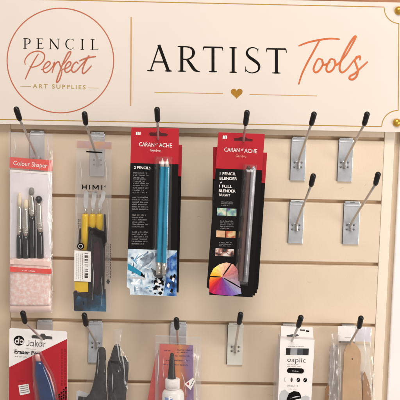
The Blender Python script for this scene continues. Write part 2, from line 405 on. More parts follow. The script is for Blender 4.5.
for ch, x0, x1, yb, yt in (('A', 147.2, 171.8, 70.9, 45.4), ('R', 177.4, 199.8, 71.4, 46.0), ('T', 202.4, 223.6, 71.8, 46.4),
                           ('I', 229.2, 237.2, 72.5, 47.3), ('S', 244.8, 260.6, 72.7, 47.4), ('T', 265.6, 287.2, 73.1, 48.0)):
    capital(mb, ch, x0, x1, yb, yt, D, ink_m)
part(mb, 'capital_lettering', sign)
mb = MB()
for ch, x0, x1, yb, yt in (('P', 23, 30.4, 48.6, 38.2), ('E', 36.4, 43.4, 48.8, 38.4), ('N', 48.8, 59.8, 49.0, 38.6), ('C', 65, 74.4, 49.2, 38.8),
                           ('I', 80.4, 84.2, 49.5, 39.0), ('L', 90.3, 98.4, 49.8, 39.3)):
    capital(mb, ch, x0, x1, yb, yt, D, ink_m)
part(mb, 'capital_lettering', sign)
mb = MB()
mb.text('ART SUPPLIES', (32.8, 88.0), (85.6, 89.2), 4.2, D, goldt_m, bold=.012, spacing=1.35)
part(mb, 'gold_lettering', sign)
def script(mb, strokes, m, w, d):
    for k, s_ in enumerate(strokes):
        n = len(s_); q = smooth([(x, y, w) for x, y in s_], 6)
        N = len(q); q = [(x, y, w*(.62+.38*math.sin(math.pi*min(1, max(0, (i+1)/(N+1))))**.6)) for i, (x, y, _) in enumerate(q)]
        mb.stroke(q, d+.06*k, m)
t5 = lambda L: [(290+x/5, 20+y/5) for x, y in L]
mb = MB()
script(mb, [t5([(45, 129), (90, 112), (145, 100), (200, 93), (246, 96)]), t5([(150, 98), (138, 120), (112, 168), (86, 215), (60, 270), (44, 320)]),
            t5([(158, 198), (142, 194), (125, 222), (118, 248), (130, 262), (150, 248), (165, 218), (160, 197)]), t5([(160, 197), (166, 222), (180, 222), (200, 210)]),
            t5([(220, 198), (204, 196), (188, 222), (182, 248), (194, 260), (214, 248), (228, 218), (222, 197)]), t5([(222, 197), (228, 222), (240, 220), (262, 198)]),
            t5([(262, 198), (285, 168), (312, 120), (329, 86), (322, 84), (298, 118), (270, 170), (252, 215), (249, 248), (262, 262), (286, 245), (315, 208)]),
            t5([(315, 208), (338, 186), (351, 182), (350, 198)]), t5([(350, 184), (334, 184), (326, 205), (334, 230), (340, 255), (332, 282), (314, 297), (298, 293), (302, 280), (326, 266), (356, 238), (387, 210)])],
       orange_m, 2.9, D)
part(mb, 'script_lettering', sign)
mb = MB()
script(mb, [[(25.2, 64.5), (25, 60), (28.5, 54.8), (34, 51.7), (40, 51.4), (44.3, 54.5), (43.8, 60), (39, 65), (32.5, 67.2), (30, 66.2)], [(38.3, 54), (34, 61), (29.3, 70), (25.4, 79)],
            [(41.5, 69.5), (46.5, 67.5), (50.2, 63.8), (48.6, 61.4), (44.7, 65), (43.2, 70), (45.5, 72.6), (49.5, 70.5), (53, 66)],
            [(53, 66), (54.6, 62), (53.6, 67), (52.2, 72.4)], [(53.4, 68), (55.8, 63.5), (58.6, 61.6), (59.8, 64.2), (60.6, 67)],
            [(60.6, 67), (66, 61), (70.4, 54), (70.6, 51.6), (68, 53), (64, 61), (60, 71), (57.2, 79), (56.8, 82.4), (59.4, 80), (61.5, 74), (62.2, 69.5), (65, 69)],
            [(65, 69), (69, 66.5), (71, 63.2), (69.3, 61.6), (66, 65), (64.8, 70), (66.8, 72.4), (70.5, 70), (73, 66.5)],
            [(78.2, 63.6), (76.4, 61.9), (73, 65), (71.6, 69.5), (73.5, 72.2), (77, 70.2), (80.5, 66)],
            [(80.5, 66), (85, 61), (89.2, 55.5), (86, 61), (83, 68), (82.8, 73.2), (86, 71.8), (91.4, 65.8)], [(79.6, 60.8), (86, 58.2), (95.6, 56.4)]],
       copper_m, 1.9, D)
part(mb, 'emblem_script_lettering', sign)

# ------------------------------------------------------------------ hooks
HK = 'slatwall hooks with black rubber tips'
def hook(label, pl, base, capa, tip, dtip=140, cream=False, ph=67.5):
    x0, z0 = P(pl[0], pl[1], 2); x1, _ = P(pl[2], pl[1], 2); zt = round(z0/100)*100
    t = thing('display_hook', label, 'hook', (x0+x1)/2, 0, zt-ph, HK)
    pm = creamplate_m if cream else steel_m
    mb = MB(); mb.box(x0, x1, zt-ph, zt-1.6, .4, 3.4, pm); mb.box(x0-.9, x0-.1, zt-ph+.5, zt-2, .2, 2.2, rivet_shade_m); part(mb, 'mounting_plate', t, bevel=.8)  # second box is a dark strip painting shade along the left edge
    mb = MB(); mb.box(x0+1.4, x1-1.4, zt-1.5, zt+1.2, -6, 4.4, pm)
    mb.box(x0+1.4, x1-1.4, zt-6.2, zt-4.6, 3.3, 4.2, pm); mb.box((x0+x1)/2-4, (x0+x1)/2+4, zt-.6, zt+.4, 4.1, 4.6, rivet_shade_m); part(mb, 'slot_lip', t, bevel=.3)
    bx, bz = P(*base, 5)
    mb = MB(); mb.box(bx-3.1, bx+3.1, bz-13, bz-1, 3.3, 5.2, pm); part(mb, 'saddle', t, bevel=.7)
    for sx in (-5.6, 5.6):
        for sz in (-3.2, -10.4):
            mb = MB(); mb.tube([(bx+sx, 3.2, bz+sz), (bx+sx, 4.5, bz+sz)], 1.45, rivet_shade_m, n=12); part(mb, 'rivet', t)
    ax, az = P(*capa, dtip-14); tx, tz = P(*tip, dtip)
    w = 1.85
    pts = [(bx, 5.8, bz-13), (bx, 6.4, bz-5), (bx, 8, bz-1.5)]
    for i in range(1, 9):
        f = i/8; pts.append((bx+(ax-bx)*f, 8+(dtip-22)*f, bz+(az-bz)*f))
    mb = MB(); mb.tube(pts, w, wire_m); part(mb, 'wire_arm', t)
    a = Vector((ax, dtip-14, az)); b = Vector((tx, dtip, tz)); dr = (b-a).normalized(); a2 = a-dr*2
    mb = MB(); mb.tube([tuple(a2), tuple(a2+dr*5), tuple(b)], [3.6, 3.9, 4.1], cap_m, n=18, round_end=True); part(mb, 'rubber_tip', t)
    return t
hook('steel hook above the clear brush pack with a coral band, far left', (30, 133.5, 44.5), (37, 156), (19.8, 119.5), (15.6, 107))
hook('steel hook piercing the grey bag of yellow palette knives', (90.5, 135, 105), (97.5, 158), (85.8, 124), (84.3, 111.8))
hook('hook holding the red and black cards of teal pencils', (152, 136, 167), (158.8, 162), (157.6, 121), (157, 107.2))
hook('hook holding the stack of red and black blender cards', (234, 137, 249), (240.5, 162), (245.5, 124.5), (247.3, 110.3))
hook('empty silver hook of the upper row, nearer the blender cards', (291.6, 138, 306.4), (298.3, 160.5), (311.2, 124.5), (314.6, 112))
hook('empty silver hook of the upper row, under the last letters of Tools', (339, 139, 353.6), (344.6, 160.5), (364.2, 124.5), (367.6, 112))
hook('lower empty silver hook, left one of the pair below the upper row', (289.6, 202, 304.2), (296.2, 223), (311, 185.5), (313.7, 174))
hook('lower empty silver hook nearest the right edge of the slatwall', (344.2, 203, 360.2), (350.6, 223), (375.4, 184.3), (378.6, 172.3))
hook('hook carrying the red eraser card in the bottom row', (37, 320.5, 53), (46, 342), (25.2, 322.5), (22.4, 311.3))
hook('pale plated hook in the bottom row above the dark grey gloves', (88.6, 320.7, 102.8), (95.8, 341), (86, 325), (84, 313.3))
hook('hook carrying the clear bag with the white glue bottle', (170.5, 322.5, 187), (178, 344), (177.1, 328.5), (176.2, 318))
hook('empty cream plated hook between the glue bag and the white marker box', (228, 323.5, 243.6), (235.3, 345), (239, 323.5), (241, 312.6), cream=True)
hook('hook through the tab of the white marker box', (282, 324.5, 297), (289, 346), (298.2, 326.5), (301.4, 315.7))
hook('hook carrying the clear bag with the flat wooden tool', (341, 326, 356), (347.5, 346), (359, 327.5), (361.3, 316.3))

def quadlerp(q, u, v):
    (ax, ay), (bx, by_), (cx, cy), (dx, dy) = q
    return ((ax*(1-u)+bx*u)*(1-v)+(dx*(1-u)+cx*u)*v, (ay*(1-u)+by_*u)*(1-v)+(dy*(1-u)+cy*u)*v)

# ------------------------------------------------------------------ brush pack (far left, upper row)
dd = 22
t = thing('brush_pack', 'tall clear pack of four black handled silicone brushes with a coral band', 'brush pack', P(31, 310, dd)[0], dd, P(31, 311, dd)[1])
mb = MB(); mb.prism([(9.9, 172), (51.8, 175), (51.2, 262), (10.2, 259)], dd-1.2, dd-.6, paleclad_m)
mb.flat([(9.9, 169.5), (52.2, 172.6), (52, 174.8), (9.9, 171.8)], dd-.6, w_m)
mb.prism([(9.7, 157), (52.5, 160.4), (52.4, 171.2), (9.4, 167.6)], dd+.2, dd+.7, coral_m)
mb.text('Colour Shaper', (13.2, 165.0), (47.2, 167.8), 4.6, dd+.9, w_m, bold=.004)
part(mb, 'backing_card', t)
def brush(xt, yt, xf0, xf1, yf, xh0, xh1, yh, yb, tipm, tr, blunt, off):
    dcen = dd+3+off
    k = thing_part(t, 'brush')
    a = P(xt, yt, dcen); c = P((xf0+xf1)/2, yf, dcen); h = P((xh0+xh1)/2, yh, dcen); e = P((xh0+xh1)/2+.3, yb, dcen)
    r1 = (P(xf1, yf, dcen)[0]-P(xf0, yf, dcen)[0])/2; r2 = (P(xh1, yh, dcen)[0]-P(xh0, yh, dcen)[0])/2*1.1; r1 *= 1.12; tr *= 1.25
    m_ = MB(); m_.tube([(c[0], dcen, c[1]), (c[0]*.9+h[0]*.1, dcen, c[1]*.9+h[1]*.1), (c[0]*.25+h[0]*.75, dcen, c[1]*.25+h[1]*.75), (h[0], dcen, h[1])], [r1*.85, r1*.9, r1*1.0, r1*1.04], silver_m)
    for f in (.72, .8, .88): 
        q = (c[0]*(1-f)+h[0]*f, dcen, c[1]*(1-f)+h[1]*f); m_.tube([(q[0], dcen, q[2]+.5), (q[0], dcen, q[2]-.5)], r1*1.12, silver_m)
    o = part(m_, 'ferrule', t)
    m_ = MB(); m_.tube([(h[0], dcen, h[1]+.3), (h[0], dcen, h[1]-8), (h[0]*.5+e[0]*.5, dcen, (h[1]+e[1])/2), (e[0], dcen, e[1])], [r2*.85, r2, r2*1.05, r2*1.0], handle_m)
    hd = part(m_, 'handle', t)
    m_ = MB()
    if blunt: m_.tube([(c[0], dcen, c[1]-.5), (a[0]*.4+c[0]*.6, dcen, a[1]*.4+c[1]*.6), (a[0], dcen, a[1]+.1)], [r1*.8, tr*.9, tr*.8], tipm, round_end=True)
    else: m_.tube([(c[0], dcen, c[1]-.5), (a[0]*.4+c[0]*.6, dcen, a[1]*.4+c[1]*.6), (a[0]*.8+c[0]*.2, dcen, a[1]*.8+c[1]*.2), (a[0], dcen, a[1])], [r1*.85, tr, tr*.8, tr*.45], tipm)
    tp = part(m_, 'tip', t)
    return o, hd, tp
def thing_part(t, name): return None
brush(31.8, 187.5, 28.6, 34.2, 195, 29.2, 35.2, 216, 272, gsil_m, 4.0, True, -2.2)
brush(19.6, 192.5, 17.2, 21.6, 206, 16.6, 22, 234.5, 272, bristle_m, 2.6, False, 0)
brush(26.2, 199.5, 22.8, 28.4, 208, 22.8, 28.8, 235.3, 272, bristle_m, 3.3, False, 0)
brush(38.7, 195.8, 36.2, 41.6, 203, 37, 43.2, 231.5, 272, handle_m, 5.2, True, 0)
mb = MB()
mb.loft([(258.3, 10.3, 50.6, 13), (263, 10.1, 50.8, 14), (280, 10.1, 50.6, 12), (303, 10, 50.8, 10), (305, 10, 51, 9)], dd+5, pinkmarble_m, n=40, power=.45, wob=.8)
mb.loft([(305, 10, 51, 8), (308, 9.7, 51.4, 5), (312.4, 9.4, 51.8, 2)], dd+5, pink_m, n=40, power=.5, wob=.8)
mb.prism([(9.7, 267), (51, 269.4), (51, 274), (9.7, 271.6)], dd+4, dd+13.4, coral_m)
mb.greek(22, 38, 269.2, 271.4, 1, dd+13.6, w_m, slope=.06, thick=.5)
mb.flat([(10.2, 259.8), (50.4, 261.8), (50.4, 266), (10.2, 264)], dd+13.2, pink_m)
part(mb, 'patterned_sleeve', t)
mb = MB(); mb.sheet([(8.6, 131.5), (52.6, 134.5), (52.8, 312.5), (8.8, 311)], dd+7, film_m, amp=1.4, belly=9, seed=1)
mb.sheet([(8.6, 131.5), (52.6, 134.5), (52.2, 176), (8.8, 174)], dd-1.5, milky_m, amp=1.0, belly=0, ny=12, seed=2)
mb.stroke([(9, 132, 1), (52.5, 134.8, 1)], dd+8, milky_m)
part(mb, 'bag', t)

# ------------------------------------------------------------------ palette knife pack
dd = 30
t = thing('palette_knife_pack', 'clear bag of yellow handled palette knives with a charcoal cloth roll', 'knife pack', P(91, 310, dd)[0], dd, P(91, 311.5, dd)[1])
mb = MB()
hand = [((88.0), 209.5, 85.4, 214, 84.6, 250, 4.0), (95.2, 206.5, 92.6, 214, 92.4, 232, 4.0), (101.8, 204.5, 99.6, 214, 99.2, 234, 4.0)]
tops = [(86.2, 189.8), (94.4, 190.2), (103.6, 190.4)]
for (x0, y0, x1, y1, x2_, y2, r), (tx_, ty_) in zip(hand, tops):
    dk = dd+2
    A = P(x1, y1, dk); B = P(x2_, y2, dk); T0 = P(x1+.3, 211, dk)
    m_ = MB(); m_.tube([(A[0], dk, A[1]), (A[0], dk, A[1]-4), ((A[0]+B[0])/2, dk, (A[1]+B[1])/2), (B[0], dk, B[1])], [r*1.1, r*1.35, r*1.45, r*1.1], yellow_m); part(m_, 'handle', t)
    m_ = MB(); m_.tube([(T0[0], dk, T0[1]+4), (A[0], dk, A[1]-.5)], [1.9, 2.6], silver_m); part(m_, 'ferrule', t)
    m_ = MB(); w0 = 1.5
    m_.prism([(x1-.4, 210.5), (x1-1.8, 204), (tx_-2.6, 197), (tx_-2.2, ty_+2), (tx_, ty_), (tx_+2.2, ty_+2.5), (x1*.35+tx_*.65+2.6, 199), (x1+2.5, 204), (x1+1.6, 210.5)], dk-.4, dk+.4, blade_m); part(m_, 'blade', t)
for a, b_, r in (((90.4, 226), (88.4, 250), 2.6), ((104.6, 214), (105.6, 243), 2.0), ((80.2, 228), (79.4, 244), 1.6)):
    dk = dd+1; A = P(*a, dk); B = P(*b_, dk); m_ = MB(); m_.tube([(A[0], dk, A[1]), ((A[0]+B[0])/2, dk, (A[1]+B[1])/2), (B[0], dk, B[1])], [r*.7, r*1.15, r], handle_m, round_end=True); part(m_, 'handle', t)
mb = MB(); mb.prism([(88.3, 227), (96, 228), (103.4, 231.8), (105.1, 239), (104.6, 262), (104.4, 290), (105.4, 311), (74, 310.6), (73.4, 292), (76, 290.5), (77.5, 293), (87.5, 291.5), (87.3, 282), (90, 270), (87.2, 251), (89.6, 246), (88.6, 238)], dd+4.8, dd+7, cloth_m)
mb.prism([(75.5, 300), (78, 296), (86, 298), (92, 293), (98, 296), (102, 290), (105.6, 289), (106, 311.6), (75, 311)], dd+7.2, dd+8.2, navy_m)
mar = mat('maroon_fold', '#3c2226', .8, var=.4)
mb.prism([(94, 244), (99, 240), (100.5, 262), (99, 284), (95.5, 290), (93.4, 268)], dd+7.1, dd+7.9, mar)
mb.stroke([(90.6, 232, .8), (92, 250, .8), (91.4, 270, .8), (93, 292, .8)], dd+7.3, dgrey_m); mb.stroke([(102.4, 234, .8), (103.4, 255, .8), (102.6, 288, .8)], dd+7.35, dgrey_m)
mb.prism([(88.6, 226.5), (91, 229.6), (95, 228.8), (99, 231.4), (103.6, 231.4), (105.6, 237), (105.4, 246), (103.2, 247), (101.8, 238), (94, 234.5), (89.4, 233)], dd+7.2, dd+9, cloth_m)
part(mb, 'cloth_roll', t, bevel=1)
mb = MB(); mb.prism([(74.4, 281.8), (88, 281.8), (88.2, 292), (80, 292.3), (77, 290.4), (74.6, 290)], dd+5, dd+7.4, yellow_m); part(mb, 'yellow_tab', t)
mb = MB(); mb.prism([(74.4, 250.4), (91, 251.6), (90.8, 281.8), (74.2, 281)], dd+8.6, dd+9, w_m)
for y in [253+i*1.05 for i in range(25)]:
    if random.random() < .75: mb.flat([(84.6, y), (88.2, y+.15), (88.2, y+random.choice([.5, .8])), (84.6, y+.55)], dd+9.2, ink_m)
for x in (76.6, 78.6, 80.6, 82.4):
    y = 253.5
    while y < 279: e = y+random.uniform(.8, 2); mb.flat([(x, y), (x+.55, y), (x+.55, e), (x, e)], dd+9.2, grey_m); y = e+.45
part(mb, 'barcode_label', t)
mb = MB(); mb.disc((80.6, 246.2), 5.4, dd+10.4, ink_m); mb.disc((80.6, 246.2), 3.5, dd+10.5, lgrey_m); mb.disc((80.6, 246.2), 2.4, dd+10.6, ink_m)
part(mb, 'round_logo', t); mb = MB()
for st_ in ([(82.6, 184.6), (82.6, 189.3)], [(86.2, 184.7), (86.2, 189.4)], [(82.6, 187), (86.2, 187.1)], [(89.6, 184.8), (89.6, 189.5)],
            [(93, 189.6), (93, 184.9)], [(93, 185.2), (95.6, 188.6)], [(95.6, 188.6), (98.2, 185.3)], [(98.2, 185), (98.2, 189.7)], [(101.8, 185.1), (101.8, 189.8)]):
    mb.stroke([(x, y, 1.7) for x, y in st_], dd+10.3+.04*len(mb.f)/4, ink_m, caps=False)
mb.flat([(104.2, 186.2), (105.6, 185.2), (105.2, 188)], dd+10.3, ink_m)
for x in (106.6, 108.6, 110):
    y = 243+random.random()
    while y < 276: e = y+random.uniform(.9, 2.4); mb.flat([(x, y), (x+.7, y), (x+.7, e), (x, e)], dd+10.3, dgrey_m); y = e+.6
for x in (77.8, 79.6):
    y = 219
    while y < 229: e = y+random.uniform(1, 2.2); mb.flat([(x, y), (x+.8, y), (x+.8, e), (x, e)], dd+10.3, dgrey_m); y = e+.5
mb.flat([(108, 278.5), (110, 281.5), (108.2, 284.6), (106.2, 281.8)], dd+10.3, dgrey_m)
mb.greek(88, 101, 190.8, 192.6, 1, dd+10.3, dgrey_m, slope=.03, thick=.5)
part(mb, 'bag_print', t)
mb = MB(); mb.flat([(76.6, 140.5), (111.6, 142.2), (111.6, 149.5), (76.6, 148)], dd+2, mat('tan_strip', '#d8a874', .5, vscale=60, ramp=[(.4, '#d9a066'), (.6, '#c9a0a0')]))
mb.flat([(86.3, 150.9), (102.4, 151.9), (102.4, 153.3), (86.3, 152.4)], dd+10.5, ink_m)
part(mb, 'header_strip', t)
mb = MB(); mb.sheet([(76.3, 139.2), (111.8, 141), (110.8, 313), (72.6, 311.6)], dd+8, film_m, amp=1.0, belly=1.0, seed=11)
mb.sheet([(76.3, 139.2), (111.8, 141), (111, 214), (75, 213)], dd+4, bagfilm_m, amp=1, belly=0, seed=14)
mb.sheet([(76.3, 148), (111.8, 150), (111, 313), (73, 311.6)], dd-1, milky_m, amp=1.0, belly=0, seed=12)
part(mb, 'bag', t)

# ------------------------------------------------------------------ red/black pencil cards
def pencil_rod(t, a, b, dk, r, body, tipl, ferl, tipm=lead_m, fm=silver_m, name='pencil', hexa=True):
    A = Vector((P(*a, dk)[0], dk, P(*a, dk)[1])); B = Vector((P(*b, dk)[0], dk, P(*b, dk)[1])); d_ = (B-A).normalized(); L = (B-A).length
    m_ = MB(); m_.tube([tuple(A+d_*tipl), tuple(A+d_*(tipl+1)), tuple(B-d_*ferl)], [r*.96, r, r], body, n=6 if hexa else 16)
    m_.sm = [False]*len(m_.sm) if hexa else m_.sm
    pen = part(m_, name, t)
    m_ = MB(); m_.tube([tuple(A), tuple(A+d_*tipl*.45), tuple(A+d_*(tipl+.2))], [r*.18, r*.55, r*.95], tipm, n=14); o = m_.build('tip', pen, loc=ORIG[t.name])
    if ferl > 1:
        m_ = MB(); m_.tube([tuple(B-d_*(ferl+.2)), tuple(B)], r*1.03, fm, n=16)
        for f in (.2, .8): m_.tube([tuple(B-d_*(ferl*f)), tuple(B-d_*(ferl*f-.8))], r*1.1, fm, n=16)
        m_.build('ferrule', pen, loc=ORIG[t.name])
    return pen
def cardpoly(q, notch=True):
    TL, TR, BR, BL = q
    return [TL, TR, BR, quadlerp(q, .07, 1.0), quadlerp(q, .06, .965), quadlerp(q, 0, .955)] if notch else [TL, TR, BR, BL]
def redcard(mb, q, d, split):
    a = [q[0], q[1], quadlerp(q, 1, split), quadlerp(q, 0, split)]
    mb.prism(cardpoly(q), d-.8, d, blk_m, edge_m)
    mb.flat(a, d+.15, red_m)
def blister(mb, q, u0, u1, v0, v1, d, h):
    c = [quadlerp(q, u0, v0), quadlerp(q, u1, v0), quadlerp(q, u1, v1), quadlerp(q, u0, v1)]
    rows = []; n = 20
    vs = []; m = 12
    for j in range(n+1):
        v = j/n
        for i in range(m+1):
            u = i/m; e = min(1, min(u, 1-u)*5)*min(1, min(v, 1-v)*22)
            x, y = quadlerp(c, u, v); X, Z = P(x, y, d); vs.append((X, -(d+.3+h*(e**.6)), Z))
    w = m+1
    mb.add(vs, [(j*w+i, (j+1)*w+i, (j+1)*w+i+1, j*w+i+1) for j in range(n) for i in range(m)], blister_m, True)
G1 = 'red and black pencil cards on the third hook'
def teal_card(q, d, label, front):
    b = quadlerp(q, .5, 1); t = thing('pencil_pack', label, 'pencil pack', P(*b, d)[0], d, P(*b, d)[1], G1)
    U = lambda x, y: (x+(q[0][0]-131.4)+(d-70)*0, y+(q[0][1]-127.4))
    mb = MB(); redcard(mb, q, d, .213)
    mb.flat([U(149, 133.2), U(151, 132.2), U(155.5, 132.6), U(157, 130.9), U(159.6, 131), U(161, 132.8), U(166, 133.3), U(167.8, 134.5), U(167, 136.4), U(150, 135.8)], d+.3, darkred_m)
    for s_, a, b_, h_ in (('CARAN', (139, 146.1), (154.2, 146.8), 4.2), ("d'", (155.4, 145.2), (158.0, 145.3), 2.3), ('ACHE', (159, 147.0), (171.8, 147.5), 4.2)): mb.text(s_, U(*a), U(*b_), h_, d+.3, w_m, bold=.004)
    mb.text('Genève', U(149.8, 151.2), U(160.4, 151.8), 2.6, d+.3, w_m)
    for i in range(3): mb.flat([U(136+i*1.7, 132+i*.1), U(137.3+i*1.7, 131.6), U(137.1+i*1.7, 134.8), U(135.8+i*1.7, 135)], d+.3, w_m)
    mb.text('2 PENCILS', U(134, 168.6), U(150.4, 169.3), 2.6, d+.3, w_m, bold=.02)
    for y0, n in ((171.5, 3), (177.5, 2), (181.8, 5), (196, 6), (213.6, 6), (230.6, 6)):
        mb.greek(133.2-(y0-170)*.022, 148.6-(y0-170)*.022, y0, y0+n*2.35, n, d+.3, grey_m, slope=.012, tilt=-.02, thick=.42)
    if not front:
        part(mb, 'card', t); mb = MB(); blister(mb, q, .5, .87, .17, .895, d, 9); part(mb, 'blister', t); return t
    # wintry art
    A = [quadlerp(q, 0, .727), quadlerp(q, 1, .727), quadlerp(q, 1, 1), quadlerp(q, .07, 1), quadlerp(q, .06, .965), quadlerp(q, 0, .955)]
    mb.flat(A, d+.15, blueprint_m)
    mb.flat([U(163, 262), U(176.8, 252), U(176.5, 296.2), U(163, 295.5), U(166, 280)], d+.3, deepblue_m)
    mb.flat([U(128, 263.5), U(134, 267), U(141.5, 272), U(145.4, 277.5), U(139, 275.3), U(128, 269.5)], d+.45, teal_m)
    mb.flat([U(141.5, 272), U(145.4, 277.5), U(140.6, 275.9)], d+.6, ink_m)
    mb.flat([U(128.5, 276.5), U(146, 278), U(146, 279.4), U(128.5, 278)], d+.45, lgrey_m)
    rr = random.Random(9); cl = ['#eef3f5', '#9db6c8', '#c9dbe6', '#7d93a8', '#5fa3c4', '#dfe6ea', '#48586a', '#ffffff']
    for i in range(70):
        x = rr.uniform(131, 160); y = rr.uniform(252, 292); a = rr.uniform(0, 3.14); L_ = rr.uniform(1.5, 6.5); W_ = rr.uniform(.4, 1.5)
        c_, s_ = math.cos(a), math.sin(a); pts = []
        for u_, v_ in ((-1, 0), (-.3, 1), (.5, .8), (1, 0), (.4, -.9), (-.4, -.7)):
            X_ = min(max(x+u_*L_*c_-v_*W_*s_, 130.5), 163); Y_ = min(max(y+u_*L_*s_+v_*W_*c_, 250.8), 294); pts.append(U(X_, Y_))
        j = rr.randrange(8); mb.flat(pts, d+.17+.0018*i, mat('shard_'+['white', 'slate', 'mist', 'steel', 'sky', 'frost', 'storm', 'snow'][j], cl[j], .4, var=.05))
    mb.flat([U(139.5, 259), U(147, 255), U(153, 252), U(155, 257), U(150, 263), U(143, 267), U(140, 269), U(144, 262)], d+.3, mat('leaf_grey', '#6b7684', .5, vscale=90, ramp=[(.4, '#4a5260'), (.6, '#9aa6b3')]))
    mb.flat([U(151, 268), U(158, 272), U(163, 276), U(162, 281), U(154, 276)], d+.35, ink_m)
    rs = random.Random(5)
    for i in range(16):
        x = rs.uniform(154.5, 163); y = rs.uniform(275, 294); r_ = rs.uniform(1.1, 2.4)
        mb.flat([U(x+r_*math.cos(a)*rs.uniform(.5, 1.2), y+r_*math.sin(a)*rs.uniform(.5, 1.2)) for a in [k*math.pi/4 for k in range(8)]], d+.4+i*.03, ink_m if i % 4 else w_m)
    for i in range(6):
        x = rs.uniform(168, 175); y = rs.uniform(252, 292)
        mb.flat([U(x, y), U(x+1.6, y+1), U(x+1, y+5), U(x-1.5, y+3)], d+.45+i*.03, ink_m if i % 2 else w_m)
    part(mb, 'card', t)
    pencil_rod(t, U(162.6, 158.3), U(158.3, 274.6), d+6, 3.7, teal_m, 12, 19)
    pencil_rod(t, U(167.4, 158.6), U(163.8, 275.2), d+6, 3.7, teal_m, 12, 19)
    mb = MB(); blister(mb, q, .5, .87, .17, .895, d, 11); part(mb, 'blister', t)
    return t
Q1 = [(131.4, 127.4), (179, 128.4), (176.3, 296.5), (126.6, 294.5)]
Q1b = [(135.5, 144.6), (182, 145.4), (179.4, 299.0), (131, 297.2)]
def shift(q, dx, dy): return [(x+dx, y+dy) for x, y in q]
teal_card([(135.6, 143.6), (182.2, 144.8), (178.6, 292.5), (132, 291.5)], 44, 'rear card of teal pencils, seen only as a strip behind the front card', False)
teal_card(Q1, 78, 'front card of two teal pencils in a blister with wintry blue artwork', True)

